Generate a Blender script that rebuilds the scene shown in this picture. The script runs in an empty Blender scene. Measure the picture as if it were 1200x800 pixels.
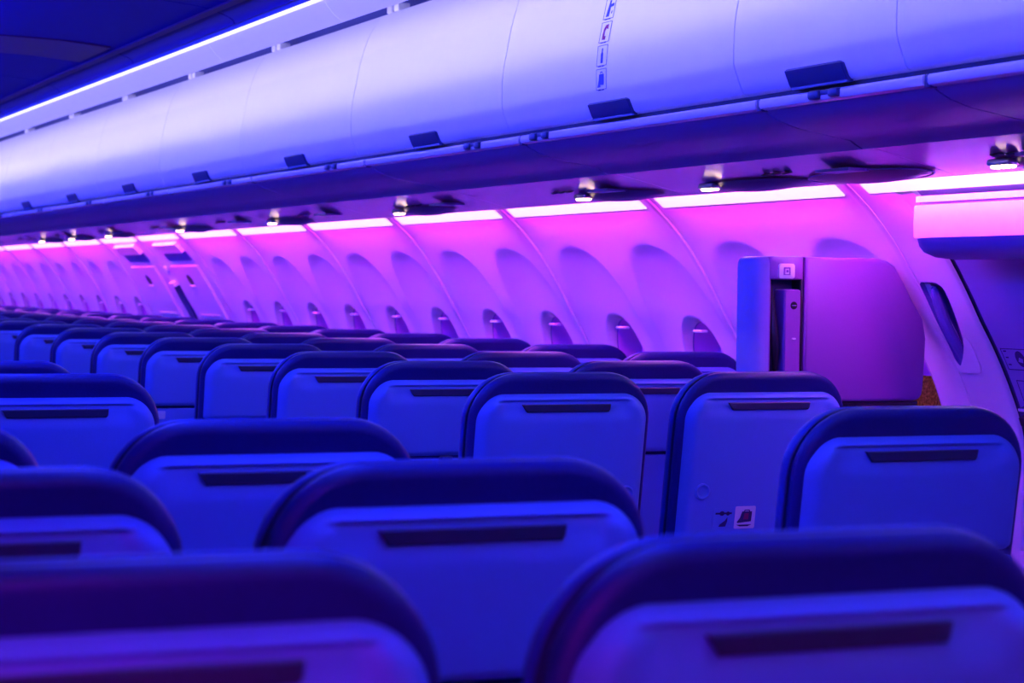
import bpy, bmesh, math, random
from mathutils import Vector, Matrix

# ------------------------------------------------------------------ camera
scene = bpy.context.scene
COL = scene.collection
YAW, PITCH, ROLL = 0.4106, -0.0243, 0.0133
CAM = Vector((-1.3727, 0.0, 1.32))
_f = Vector((math.sin(YAW)*math.cos(PITCH), math.cos(YAW)*math.cos(PITCH), math.sin(PITCH)))
_r = Vector((math.cos(YAW), -math.sin(YAW), 0.0))
_u = _r.cross(_f)
_r2 = _r*math.cos(ROLL) + _u*math.sin(ROLL)
_u2 = -_r*math.sin(ROLL) + _u*math.cos(ROLL)
cd = bpy.data.cameras.new('camera')
cam = bpy.data.objects.new('camera', cd)
COL.objects.link(cam)
cam.matrix_world = Matrix(((_r2.x, _u2.x, -_f.x, CAM.x), (_r2.y, _u2.y, -_f.y, CAM.y),
                           (_r2.z, _u2.z, -_f.z, CAM.z), (0, 0, 0, 1)))
cd.sensor_width = 36.0
cd.lens = 2493.2549 / 1200 * 36.0
cd.clip_start = 0.05
cd.clip_end = 500
cd.dof.use_dof = True
cd.dof.focus_distance = 4.7
cd.dof.aperture_fstop = 8.0
scene.camera = cam

# ------------------------------------------------------------------ world, exposure, light colours
world = bpy.data.worlds.new('world')
scene.world = world
world.use_nodes = True
wn = world.node_tree.nodes['Background']
wn.inputs[0].default_value = (0.42, 0.10, 0.02, 1)     # sodium-lit dusk outside the windows
wn.inputs[1].default_value = 0.6
scene.view_settings.view_transform = 'Standard'
scene.view_settings.look = 'None'
scene.view_settings.exposure = 0.0
scene.view_settings.gamma = 1.0
scene.view_settings.use_curve_mapping = False
WALL_LED = (0.68, 0.020, 0.82)      # violet LED strips above the side panels
WALL_LED_W = 84.0
LEFT_LED = (1.0, 0.012, 1.0)         # unseen left-wall strip, cut short and boosted to tint near seats violet
LEFT_LED_W = 150.0
COVE_GLOW = (0.45, 0.40, 1.0)          # lit tone of the cove panel, put in as emission
COVE_GLOW_W = 0.7
ADDED_WASH = (0.45, 0.40, 1.0)       # unseen lavender strips behind the cove, added to whiten the locker doors
ADDED_WASH_W = 35.0
ADDED_TOP_W = 5.5  # weaker strip added in the gap to brighten the locker tops
AISLE_LED = (0.0, 0.013, 1.0)      # deep blue aisle LED strips, unseen in the left cove, shortened to dim near seats
AISLE_LED_W = 292.0
EDGE_LED = (0.85, 0.8, 1.0)       # thin bright line along the cove's upper edge
EDGE_LED_W = 1.6
TOP_FILL = (0.35, 0.78, 1.0)       # unseen pale line added to whiten the very top of the side panels
TOP_FILL_W = 28.0
GLOW_W = 0.98                      # emissive band laid on the wall, standing in for its overexposed top
READ_W = 12.0

# ------------------------------------------------------------------ materials
def mat(name, col, rough=0.5, metal=0.0, coat=0.0, noise=0.04, scale=40.0, bump=0.0, emit=None, strength=0.0, sheen=0.0, spec=0.5):
    m = bpy.data.materials.new(name)
    m.use_nodes = True
    nt = m.node_tree
    b = nt.nodes['Principled BSDF']
    b.inputs['Base Color'].default_value = (*col, 1)
    b.inputs['Roughness'].default_value = rough
    b.inputs['Metallic'].default_value = metal
    b.inputs['Coat Weight'].default_value = coat
    b.inputs['Coat Roughness'].default_value = 0.15
    b.inputs['Specular IOR Level'].default_value = spec
    if sheen:
        b.inputs['Sheen Weight'].default_value = sheen
    if noise or bump:
        tc = nt.nodes.new('ShaderNodeTexCoord')
        nz = nt.nodes.new('ShaderNodeTexNoise')
        nz.inputs['Scale'].default_value = scale
        nz.inputs['Detail'].default_value = 3
        nt.links.new(tc.outputs['Object'], nz.inputs['Vector'])
        if noise:
            mx = nt.nodes.new('ShaderNodeMix')
            mx.data_type = 'RGBA'
            mx.inputs[6].default_value = (*[c*(1-noise) for c in col], 1)
            mx.inputs[7].default_value = (*[min(1, c*(1+noise)) for c in col], 1)
            nt.links.new(nz.outputs['Fac'], mx.inputs[0])
            nt.links.new(mx.outputs[2], b.inputs['Base Color'])
        if bump:
            bp = nt.nodes.new('ShaderNodeBump')
            bp.inputs['Strength'].default_value = bump
            bp.inputs['Distance'].default_value = 0.002
            nt.links.new(nz.outputs['Fac'], bp.inputs['Height'])
            nt.links.new(bp.outputs['Normal'], b.inputs['Normal'])
    if emit:
        b.inputs['Emission Color'].default_value = (*emit, 1)
        b.inputs['Emission Strength'].default_value = strength
    return m

M = {}
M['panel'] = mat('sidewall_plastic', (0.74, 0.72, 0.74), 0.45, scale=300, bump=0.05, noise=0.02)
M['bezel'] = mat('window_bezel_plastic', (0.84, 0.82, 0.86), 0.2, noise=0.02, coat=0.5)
M['bin'] = mat('locker_plastic', (0.80, 0.79, 0.80), 0.42, noise=0.015, scale=20)
M['casing'] = mat('locker_casing', (0.03, 0.035, 0.12), 0.7)
M['gasket'] = mat('black_gasket', (0.012, 0.012, 0.02), 0.6)
M['latch'] = mat('latch_blue_grey', (0.015, 0.025, 0.11), 0.4)
M['rail'] = mat('rail_gloss', (0.62, 0.6, 0.66), 0.22, coat=0.4)
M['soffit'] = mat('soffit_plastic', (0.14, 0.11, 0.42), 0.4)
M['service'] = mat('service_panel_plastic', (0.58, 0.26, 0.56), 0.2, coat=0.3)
M['housing'] = mat('lamp_housing', (0.035, 0.025, 0.08), 0.35)
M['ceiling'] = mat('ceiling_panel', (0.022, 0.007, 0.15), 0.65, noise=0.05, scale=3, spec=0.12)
M['cove'] = mat('cove_plastic', (0.75, 0.74, 0.78), 0.45)
M['shell'] = mat('seat_shell_plastic', (0.100, 0.21, 0.63), 0.5, scale=350, bump=0.12, noise=0.05, spec=0.3)
M['slot'] = mat('slot_dark_plastic', (0.02, 0.025, 0.07), 0.45)
M['leather'] = mat('navy_leather', (0.008, 0.010, 0.125), 0.42, scale=220, bump=0.25, noise=0.15, spec=0.3)
M['pad'] = mat('blue_leather', (0.012, 0.03, 0.24), 0.42, scale=220, bump=0.25, noise=0.12, spec=0.3)
M['piping'] = mat('navy_piping', (0.006, 0.008, 0.06), 0.45)
M['frame'] = mat('seat_frame_metal', (0.12, 0.12, 0.15), 0.45, metal=0.6)
M['carpet'] = mat('cabin_carpet', (0.02, 0.02, 0.06), 0.95, scale=500, bump=0.6, noise=0.4)
M['attend'] = mat('attendant_vinyl', (0.25, 0.09, 0.36), 0.42, scale=250, bump=0.1)
M['attend_grey'] = mat('attendant_housing', (0.34, 0.22, 0.50), 0.45)
M['black'] = mat('black_plastic', (0.01, 0.01, 0.015), 0.4)
M['white'] = mat('white_plate', (0.82, 0.8, 0.84), 0.5)
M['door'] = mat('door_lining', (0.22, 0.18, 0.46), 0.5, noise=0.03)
M['ink'] = mat('ink_dark', (0.02, 0.02, 0.10), 0.7)
M['ink_blue'] = mat('ink_blue', (0.02, 0.05, 0.55), 0.7)
M['ink_red'] = mat('ink_red', (0.22, 0.008, 0.08), 0.7)
M['paper'] = mat('placard_paper', (0.62, 0.6, 0.75), 0.6)
M['metal'] = mat('brushed_metal', (0.6, 0.58, 0.6), 0.3, metal=1.0)
M['wall_led'] = mat('violet_led', (0.1, 0.1, 0.1), 0.5, noise=0, emit=WALL_LED, strength=WALL_LED_W)
M['left_led'] = mat('violet_led_left', (0.1, 0.1, 0.1), 0.5, noise=0, emit=LEFT_LED, strength=LEFT_LED_W)
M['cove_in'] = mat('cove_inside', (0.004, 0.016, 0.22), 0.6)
M['top_fill'] = mat('top_fill_led', (0.1, 0.1, 0.1), 0.5, noise=0, emit=TOP_FILL, strength=TOP_FILL_W)
M['tab'] = mat('shade_tab_gloss', (0.92, 0.9, 0.92), 0.15, noise=0, coat=1.0)
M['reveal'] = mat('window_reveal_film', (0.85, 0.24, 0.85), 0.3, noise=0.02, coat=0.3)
M['glow'] = mat('wall_glow_band', (0.6, 0.6, 0.6), 0.4, noise=0, emit=(1.0, 0.80, 1.0), strength=GLOW_W)
M['lens'] = mat('cove_panel_glow', (0.5, 0.5, 0.55), 0.45, noise=0, emit=COVE_GLOW, strength=COVE_GLOW_W)  # emission stands in for the light falling on the cove panel
M['added_wash'] = mat('added_lavender', (0.1, 0.1, 0.1), 0.5, noise=0, emit=ADDED_WASH, strength=ADDED_WASH_W)
M['added_top'] = mat('added_lavender_top', (0.1, 0.1, 0.1), 0.5, noise=0, emit=ADDED_WASH, strength=ADDED_TOP_W)
M['aisle_led'] = mat('deep_blue_led', (0.1, 0.1, 0.1), 0.5, noise=0, emit=AISLE_LED, strength=AISLE_LED_W)
M['edge_led'] = mat('edge_led', (0.1, 0.1, 0.1), 0.5, noise=0, emit=EDGE_LED, strength=EDGE_LED_W)
M['read'] = mat('warm_lamp', (0.2, 0.2, 0.2), 0.5, noise=0, emit=(1.0, 0.62, 0.38), strength=READ_W)
M['apron'] = mat('apron_concrete', (0.75, 0.45, 0.22), 0.9, scale=0.6, noise=0.6)

def glass():
    m = bpy.data.materials.new('acrylic_pane')
    m.use_nodes = True
    nt = m.node_tree
    nt.nodes.clear()
    out = nt.nodes.new('ShaderNodeOutputMaterial')
    mix = nt.nodes.new('ShaderNodeMixShader')
    tr = nt.nodes.new('ShaderNodeBsdfTransparent')
    gl = nt.nodes.new('ShaderNodeBsdfGlossy')
    gl.inputs['Roughness'].default_value = 0.08
    lw = nt.nodes.new('ShaderNodeFresnel')
    lw.inputs['IOR'].default_value = 1.3
    tc = nt.nodes.new('ShaderNodeTexCoord')
    nz = nt.nodes.new('ShaderNodeTexNoise')
    nz.inputs['Scale'].default_value = 160
    rp = nt.nodes.new('ShaderNodeValToRGB')
    rp.color_ramp.elements[0].position = 0.35
    rp.color_ramp.elements[0].color = (0.45, 0.42, 0.4, 1)
    rp.color_ramp.elements[1].position = 0.72
    rp.color_ramp.elements[1].color = (1, 1, 1, 1)
    nt.links.new(tc.outputs['Object'], nz.inputs['Vector'])
    nt.links.new(nz.outputs['Fac'], rp.inputs['Fac'])
    nt.links.new(rp.outputs['Color'], tr.inputs['Color'])
    geo = nt.nodes.new('ShaderNodeNewGeometry')
    inv = nt.nodes.new('ShaderNodeMath')
    inv.operation = 'SUBTRACT'
    inv.inputs[0].default_value = 1.0
    mul = nt.nodes.new('ShaderNodeMath')
    mul.operation = 'MULTIPLY'
    nt.links.new(geo.outputs['Backfacing'], inv.inputs[1])
    nt.links.new(inv.outputs[0], mul.inputs[0])
    nt.links.new(lw.outputs[0], mul.inputs[1])
    nt.links.new(mul.outputs[0], mix.inputs[0])
    nt.links.new(tr.outputs[0], mix.inputs[1])
    nt.links.new(gl.outputs[0], mix.inputs[2])
    nt.links.new(mix.outputs[0], out.inputs[0])
    return m
M['glass'] = glass()

# ------------------------------------------------------------------ helpers
def mesh(name, verts, faces, m, smooth=True, angle=35):
    me = bpy.data.meshes.new(name)
    me.from_pydata([tuple(v) for v in verts], [], faces)
    bm = bmesh.new()
    bm.from_mesh(me)
    bmesh.ops.remove_doubles(bm, verts=bm.verts, dist=1e-6)
    bmesh.ops.recalc_face_normals(bm, faces=bm.faces)
    if smooth:
        lim = math.radians(angle)
        for e in bm.edges:
            if len(e.link_faces) == 2 and e.calc_face_angle(0) > lim:
                e.smooth = False
    bm.to_mesh(me)
    bm.free()
    me.materials.append(m)
    if smooth:
        for p in me.polygons:
            p.use_smooth = True
    return me

def obj(name, me, parent=None, loc=(0, 0, 0)):
    o = bpy.data.objects.new(name, me)
    COL.objects.link(o)
    o.location = loc
    if parent:
        o.parent = parent
    return o

def thing(name, label, cat, loc=(0, 0, 0), group=None, me=None):
    o = obj(name, me, None, loc)
    o['label'] = label
    o['category'] = cat
    if group:
        o['group'] = group
    return o

def struct(name, me, loc=(0, 0, 0), parent=None):
    o = obj(name, me, parent, loc)
    if not parent:
        o['kind'] = 'structure'
    return o

def merge(*parts):
    V, F = [], []
    for v, f in parts:
        k = len(V)
        V += list(v)
        F += [[i+k for i in q] for q in f]
    return V, F

def box(x0, x1, y0, y1, z0, z1):
    v = [(x, y, z) for x in (x0, x1) for y in (y0, y1) for z in (z0, z1)]
    f = [(0, 1, 3, 2), (4, 6, 7, 5), (0, 4, 5, 1), (2, 3, 7, 6), (0, 2, 6, 4), (1, 5, 7, 3)]
    return v, f

def bevel_box(x0, x1, y0, y1, z0, z1, b=0.004, seg=2):
    bm = bmesh.new()
    bmesh.ops.create_cube(bm, size=1)
    for v in bm.verts:
        v.co = Vector(((x0+x1)/2 + v.co.x*(x1-x0), (y0+y1)/2 + v.co.y*(y1-y0), (z0+z1)/2 + v.co.z*(z1-z0)))
    bmesh.ops.bevel(bm, geom=list(bm.edges), offset=b, segments=seg, affect='EDGES', profile=0.5)
    bm.verts.index_update()
    v = [tuple(q.co) for q in bm.verts]
    f = [[w.index for w in p.verts] for p in bm.faces]
    bm.free()
    return v, f

def extrude_y(prof, y0, y1, closed=True, caps=True, ny=1):
    n = len(prof)
    V, F = [], []
    for k in range(ny+1):
        y = y0 + (y1-y0)*k/ny
        V += [(x, y, z) for x, z in prof]
    for k in range(ny):
        for i in range(n if closed else n-1):
            j = (i+1) % n
            F.append((k*n+i, k*n+j, (k+1)*n+j, (k+1)*n+i))
    if closed and caps:
        F.append(tuple(range(n)))
        F.append(tuple(range(ny*n+n-1, ny*n-1, -1)))
    return V, F

def thicken(prof, t, side=1):
    """closed profile from an open one, thickness t to the side of the normal"""
    back = []
    for i, (x, z) in enumerate(prof):
        a = prof[max(i-1, 0)]
        b = prof[min(i+1, len(prof)-1)]
        dx, dz = b[0]-a[0], b[1]-a[1]
        L = math.hypot(dx, dz)
        back.append((x + side*dz/L*t, z - side*dx/L*t))
    return list(prof) + back[::-1]

def spline(pts, n):
    """Catmull-Rom resample of a 2-D polyline"""
    out = []
    P = [pts[0]] + list(pts) + [pts[-1]]
    for i in range(1, len(P)-2):
        for k in range(n):
            t = k/n
            a, b, c, d = P[i-1], P[i], P[i+1], P[i+2]
            out.append(tuple(0.5*((2*b[q]) + (-a[q]+c[q])*t + (2*a[q]-5*b[q]+4*c[q]-d[q])*t*t
                                  + (-a[q]+3*b[q]-3*c[q]+d[q])*t**3) for q in range(2)))
    out.append(tuple(pts[-1]))
    return out

def rrect(x0, x1, z0, z1, r, n=6):
    """rounded outline in (x,z); r = (top-right, top-left, bottom-left, bottom-right)"""
    if not isinstance(r, (tuple, list)):
        r = (r,)*4
    out = []
    for (cx, cz, rad, a0) in ((x1-r[0], z1-r[0], r[0], 0), (x0+r[1], z1-r[1], r[1], 90),
                              (x0+r[2], z0+r[2], r[2], 180), (x1-r[3], z0+r[3], r[3], 270)):
        for k in range(n+1):
            a = math.radians(a0 + 90*k/n)
            out.append((cx + rad*math.cos(a), cz + rad*math.sin(a)))
    return out

def inset(outl, d):
    n = len(outl)
    res = []
    for i in range(n):
        a, b = outl[i-1], outl[(i+1) % n]
        dx, dz = b[0]-a[0], b[1]-a[1]
        L = math.hypot(dx, dz) or 1
        res.append((outl[i][0] - dz/L*d, outl[i][1] + dx/L*d))
    return res

def pillow(outl, rings):
    """loft of insets of an (x,z) outline at the given y: rings = [(inset, y), ...]"""
    V, F = [], []
    n = len(outl)
    for d, y in rings:
        V += [(x, y, z) for x, z in inset(outl, d)]
    for k in range(len(rings)-1):
        for i in range(n):
            j = (i+1) % n
            F.append((k*n+i, k*n+j, (k+1)*n+j, (k+1)*n+i))
    F.append(tuple(range(n)))
    F.append(tuple(range(len(rings)*n-1, (len(rings)-1)*n-1, -1)))
    return V, F

def tube(path, r, n=8, closed=False):
    V, F = [], []
    P = [Vector(p) for p in path]
    for i, p in enumerate(P):
        t = (P[(i+1) % len(P)] - P[i-1]) if closed else (P[min(i+1, len(P)-1)] - P[max(i-1, 0)])
        t.normalize()
        a = t.cross(Vector((0.13, 0.97, 0.2)))
        if a.length < 1e-3:
            a = t.cross(Vector((1, 0, 0)))
        a.normalize()
        b = t.cross(a)
        rr = r[i] if isinstance(r, (list, tuple)) else r
        V += [tuple(p + a*rr*math.cos(2*math.pi*k/n) + b*rr*math.sin(2*math.pi*k/n)) for k in range(n)]
    m = len(P)
    for i in range(m if closed else m-1):
        i2 = (i+1) % m
        for k in range(n):
            k2 = (k+1) % n
            F.append((i*n+k, i*n+k2, i2*n+k2, i2*n+k))
    if not closed:
        F.append(tuple(range(n)))
        F.append(tuple(range(m*n-1, (m-1)*n-1, -1)))
    return V, F

def disc_y(cx, cz, y0, y1, r, n=20, rim=0.0):
    outl = [(cx + r*math.cos(2*math.pi*k/n), cz + r*math.sin(2*math.pi*k/n)) for k in range(n)]
    return pillow(outl, [(rim, y0), (0, y0+rim), (0, y1)])

def interp(x, xs, ys):
    if x <= xs[0]:
        return ys[0]
    for i in range(len(xs)-1):
        if x <= xs[i+1]:
            t = (x-xs[i])/(xs[i+1]-xs[i])
            return ys[i] + t*(ys[i+1]-ys[i])
    return ys[-1]

def smooth(a, b, x):
    t = max(0.0, min(1.0, (x-a)/(b-a)))
    return t*t*(3-2*t)

ORD = ['nearest', 'second', 'third', 'fourth', 'fifth', 'sixth', 'seventh', 'eighth', 'ninth', 'tenth', 'eleventh',
       'twelfth', 'thirteenth', 'fourteenth', 'fifteenth', 'sixteenth', 'seventeenth', 'eighteenth', 'nineteenth', 'twentieth']

# ------------------------------------------------------------------ side wall profile
_P = spline([(0.0, 1.62), (0.3, 1.73), (0.6, 1.825), (0.85, 1.84), (0.98, 1.827), (1.08, 1.790), (1.179, 1.740),
             (1.252, 1.695), (1.334, 1.648), (1.425, 1.588), (1.471, 1.552), (1.522, 1.506), (1.546, 1.480), (1.57, 1.453), (1.61, 1.402)], 6)
PZ = [p[0] for p in _P]
PX = [p[1] for p in _P]
def wallx(z):
    return interp(z, PZ, PX)
def walln(z):
    """unit normal pointing into the cabin, (x,z)"""
    dx, dz = wallx(z+0.02)-wallx(z-0.02), 0.04
    L = math.hypot(dx, dz)
    return (-dz/L, dx/L)
YB, YF = -1.6, 20.2

# ------------------------------------------------------------------ room shell
struct('floor', mesh('floor', *box(-1.75, 1.75, YB, YF, -0.08, 0.0), M['carpet'], smooth=False))
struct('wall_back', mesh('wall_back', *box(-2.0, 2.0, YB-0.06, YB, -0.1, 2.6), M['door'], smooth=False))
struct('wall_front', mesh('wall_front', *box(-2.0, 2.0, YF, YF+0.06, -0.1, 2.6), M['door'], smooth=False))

# ceiling: dark panels between the coves, each a piece with an open joint
cprof = [(0.492, 2.142), (0.475, 2.162), (0.38, 2.19), (0.2, 2.205), (0.0, 2.21)]
cprof = spline(cprof, 3)
cprof = cprof + [(-x, z) for x, z in cprof[-2::-1]]
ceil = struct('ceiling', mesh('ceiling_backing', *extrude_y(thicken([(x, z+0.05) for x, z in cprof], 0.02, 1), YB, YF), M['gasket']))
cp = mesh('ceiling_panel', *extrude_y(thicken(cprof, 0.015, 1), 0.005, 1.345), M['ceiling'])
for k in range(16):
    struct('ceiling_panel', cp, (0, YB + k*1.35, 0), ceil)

def strip_on_wall(y0, y1, z0, z1, out, depth=0.012, n=10):
    """a slab that follows the wall profile, standing 'out' proud of it"""
    V, F = [], []
    for y in (y0, y1):
        for k in range(n+1):
            z = z0 + (z1-z0)*k/n
            nx, nz = walln(z)
            V.append((wallx(z)+nx*out, y, z+nz*out))
        for k in range(n, -1, -1):
            z = z0 + (z1-z0)*k/n
            nx, nz = walln(z)
            V.append((wallx(z)+nx*(out-depth), y, z+nz*(out-depth)))
    m_ = 2*(n+1)
    for i in range(m_):
        F.append((i, (i+1) % m_, m_+(i+1) % m_, m_+i))
    F.append(tuple(range(m_)))
    F.append(tuple(range(2*m_-1, m_-1, -1)))
    return V, F

# reddish reflection painted as a cross slab and onto a thin lengthwise joint strip
M['ceil_reflection'] = mat('ceiling_reflection_red', (0.08, 0.003, 0.05), 0.5, noise=0.05, scale=4)
struct('reflection_band', mesh('ceiling_reflection_band', *merge(*[([(x0_, 7.75, z0_), (x1_, 7.75, z1_), (x1_, 8.30, z1_), (x0_, 8.30, z0_), (x0_, 7.75, z0_+0.006), (x1_, 7.75, z1_+0.006), (x1_, 8.30, z1_+0.006), (x0_, 8.30, z0_+0.006)],
       [(0, 1, 2, 3), (7, 6, 5, 4), (0, 4, 5, 1), (1, 5, 6, 2), (2, 6, 7, 3), (3, 7, 4, 0)]) for x0_, z0_, x1_, z1_ in ((-0.38, 2.185, -0.2, 2.200), (-0.2, 2.200, 0.0, 2.205), (0.0, 2.205, 0.2, 2.200), (0.2, 2.200, 0.385, 2.184))]), M['ceil_reflection'], smooth=False))
struct('trim_10', mesh('ceiling_joint_strip', *extrude_y([(0.405, 2.176), (0.425, 2.170), (0.427, 2.177), (0.407, 2.183)], 5.8, 10.6), M['ceil_reflection'], smooth=False))

# ------------------------------------------------------------------ right wall
outer = [(wallx(0.0)+0.05, 0.0), (wallx(0.3)+0.03, 0.3), (wallx(0.6)+0.02, 0.6), (wallx(0.70)+0.012, 0.70)]
dado = extrude_y(thicken([(wallx(z), z) for z in (0.0, 0.15, 0.3, 0.45, 0.6, 0.7)], 0.02, 1), YB, YF)
crown = extrude_y(thicken([(1.402, 1.612), (1.45, 1.70), (1.40, 2.0), (1.2, 2.3), (0.97, 2.42)], 0.02, 1), YB, YF)
wr = struct('wall_right', mesh('wall_right', *dado, M['panel']))
struct('wall_right_upper', mesh('outer_skin', *crown, M['panel']))  # upper outer shell of the right wall, unseen behind the lockers

W_PITCH = 0.533
WZ, WA, WB, WN = 1.035, 0.136, 0.197, 2.35         # window opening: centre height, half width, half height, exponent
ARCH_TOP = 1.463
def arch_half(z):
    """half width of the arched recess round a window at height z"""
    return interp(z, [1.0, 1.10, 1.18, 1.252, 1.326, 1.371, 1.41, 1.436, 1.452, 1.460, 1.463],
                  [0.235, 0.235, 0.23, 0.222, 0.202, 0.182, 0.157, 0.125, 0.085, 0.04, 0.0])
def arch_mask(dy, z):
    if z > 1.475:
        return 0.0
    # signed distance estimate: sample outline
    h = arch_half(min(z, 1.463))
    d = h - abs(dy)
    dz = 1.463 - z
    # vertical distance to the arch above |dy|
    lo, hi = 1.0, 1.463
    for _ in range(14):
        m_ = (lo+hi)/2
        if arch_half(m_) > abs(dy):
            lo = m_
        else:
            hi = m_
    dv = lo - z
    if d < 0 or dv < 0:
        return 0.0
    dd = 1/math.sqrt(1/max(d, 1e-5)**2 + 1/max(dv, 1e-5)**2)
    t = min(1.0, dd/0.15)
    return t*(2-t)
def in_open(dy, z, k=1.0):
    return (abs(dy)/(WA*k))**WN + (abs(z-WZ)/(WB*k))**WN < 1
def open_pt(a, k=1.0, da=0.0):
    c, s = math.cos(a), math.sin(a)
    return ((WA*k+da)*math.copysign(abs(c)**(2/WN), c), WZ + (WB*k+da)*math.copysign(abs(s)**(2/WN), s))

def panel_pos(y, z, L, centres):
    """point on a side panel of length L (local y 0..L)"""
    x = wallx(z)
    n = walln(z)
    off = 0.0
    for c in centres:
        off -= 0.026*arch_mask(y-c, z)*smooth(1.02, 1.30, z)
    e = min(y, L-y)
    if e < 0.012:
        off -= 0.012*(1-e/0.012)**2
    elif e < 0.03:
        off += 0.0012*math.sin((e-0.012)/0.018*math.pi)
    return (x + n[0]*off, y, z + n[1]*off)

def side_panel(L, centres, holes=True):
    ys = [0.0, 0.003, 0.006, 0.009, 0.012, 0.018, 0.024, 0.030]
    ny = int(round((L-0.06)/0.0098))
    ys += [0.03 + (L-0.06)*k/ny for k in range(1, ny)]
    ys += [L-v for v in (0.030, 0.024, 0.018, 0.012, 0.009, 0.006, 0.003, 0.0)]
    zs = [0.70 + 0.012*k for k in range(0, 29)] + [1.048 + 0.0095*k for k in range(0, 60)]
    zs = [z for z in zs if z <= 1.608] + [1.61]
    grid, V, F = {}, [], []
    rem = set()
    for i in range(len(ys)-1):
        for j in range(len(zs)-1):
            cy, cz = (ys[i]+ys[i+1])/2, (zs[j]+zs[j+1])/2
            if holes and any(in_open(cy-c, cz) for c in centres):
                rem.add((i, j))
    bnd = set()
    for (i, j) in rem:
        for (a, b) in ((i, j), (i+1, j), (i, j+1), (i+1, j+1)):
            nb = [(a-1, b-1), (a, b-1), (a-1, b), (a, b)]
            if any(q not in rem for q in nb):
                bnd.add((a, b))
    for i, y in enumerate(ys):
        for j, z in enumerate(zs):
            yy, zz = y, z
            if (i, j) in bnd:
                c = min(centres, key=lambda q: abs(q-y))
                a = math.atan2((z-WZ)/WB, (y-c)/WA)
                best = min((open_pt(a+t*0.02) for t in range(-14, 15)), key=lambda p: (p[0]-(y-c))**2+(p[1]-z)**2)
                yy, zz = c+best[0], best[1]
            grid[i, j] = len(V)
            V.append(panel_pos(yy, zz, L, centres))
    for i in range(len(ys)-1):
        for j in range(len(zs)-1):
            if (i, j) not in rem:
                F.append((grid[i, j], grid[i+1, j], grid[i+1, j+1], grid[i, j+1]))
    # lip running back behind the top edge
    return V, F

def led_prof():
    # slim lens on the outboard face of the service channel, aimed at the top of the side panel
    return [(1.3700, 1.5850), (1.3970, 1.6050), (1.3950, 1.6075), (1.3685, 1.5875)]

PAN_L = 2*W_PITCH
pan_me = mesh('wall_panel', *side_panel(PAN_L-0.004, [W_PITCH/2, W_PITCH*1.5]), M['panel'], angle=60)
led_me = mesh('light_strip', *extrude_y(led_prof(), 0.075, PAN_L-0.075), M['wall_led'], smooth=False)
ACC_P = [(1.4085, 1.5950), (1.4175, 1.5950), (1.4175, 1.5970), (1.4085, 1.5970)]
glow_me = mesh('wall_glow_band', *strip_on_wall(0.055, PAN_L-0.055, 1.563, 1.597, 0.0035, 0.006, 6), M['glow'])
acc_me = mesh('wall_top_fill', *extrude_y(ACC_P, 0.075, PAN_L-0.075), M['top_fill'], smooth=False)
seam_me = mesh('seam_backing', *strip_on_wall(-0.03, 0.03, 0.70, 1.605, -0.014, 0.01, 40), M['panel'], angle=60)
cover_me = mesh('seam_cover', *strip_on_wall(-0.0042, 0.0004, 0.70, 1.603, 0.0022, 0.01, 60), M['panel'], angle=60)
SEAM0 = 5.482
panels = [SEAM0-PAN_L + PAN_L*k for k in range(0, 6)]          # 4.416 .. 10.81
far0 = 12.66
panels += [far0 + PAN_L*k for k in range(0, 7)]

# window: bezel ring, deep reveal, pane
def reveal_mesh():
    N = 56
    rings = []      # (scale, extra, depth along +x)
    for (k, dx) in ((1.03, -0.001), (1.0, 0.0), (0.985, 0.004), (0.968, 0.010), (0.958, 0.017), (0.954, 0.021)):
        rings.append((k, dx))
    V, F = [], []
    def ring(k, dx):
        out = []
        for q in range(N):
            dy, z = open_pt(2*math.pi*q/N, k)
            x0, _, z = panel_pos(W_PITCH/2+dy, z, PAN_L, [W_PITCH/2, W_PITCH*1.5])
            # settle the outer rings on the panel, flatten towards the pane
            t = min(1, max(0, dx)/0.088)
            zf = WZ + (z-WZ)*(1-0.10*t)
            out.append((x0*(1-t) + (wallx(WZ)-0.012)*t + dx, dy, zf))
        return out
    for k, dx in rings:
        V += ring(k, dx)
    for r in range(len(rings)-1):
        for q in range(N):
            q2 = (q+1) % N
            F.append((r*N+q, r*N+q2, (r+1)*N+q2, (r+1)*N+q))
    me1 = (V, F)
    V2, F2 = [], []
    rings2 = [(0.952, 0.0235), (0.935, 0.0255), (0.915, 0.036), (0.89, 0.055), (0.865, 0.078), (0.85, 0.086), (0.80, 0.088)]
    for k, dx in rings2:
        V2 += ring(k, dx)
    for r in range(len(rings2)-1):
        for q in range(N):
            q2 = (q+1) % N
            F2.append((r*N+q, r*N+q2, (r+1)*N+q2, (r+1)*N+q))
    V3 = ring(0.82, 0.087)
    V3b = [(x+0.004, y, z) for x, y, z in V3]
    F3 = [tuple(range(N)), tuple(range(2*N-1, N-1, -1))] + [(q, (q+1) % N, N+(q+1) % N, N+q) for q in range(N)]
    # dark gap ring between bezel and reveal
    V4 = ring(0.962, 0.0208) + ring(0.946, 0.0270)
    F4 = [(q, (q+1) % N, N+(q+1) % N, N+q) for q in range(N)]
    return me1, (V2, F2), (V3+V3b, F3), (V4, F4)
rv = reveal_mesh()
bez_me = mesh('window', *rv[0], M['bezel'], angle=60)
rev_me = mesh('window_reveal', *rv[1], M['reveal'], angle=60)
pane_me = mesh('window_pane', *rv[2], M['glass'], smooth=False)
gap_me = mesh('window_seal', *rv[3], M['soffit'])

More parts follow.
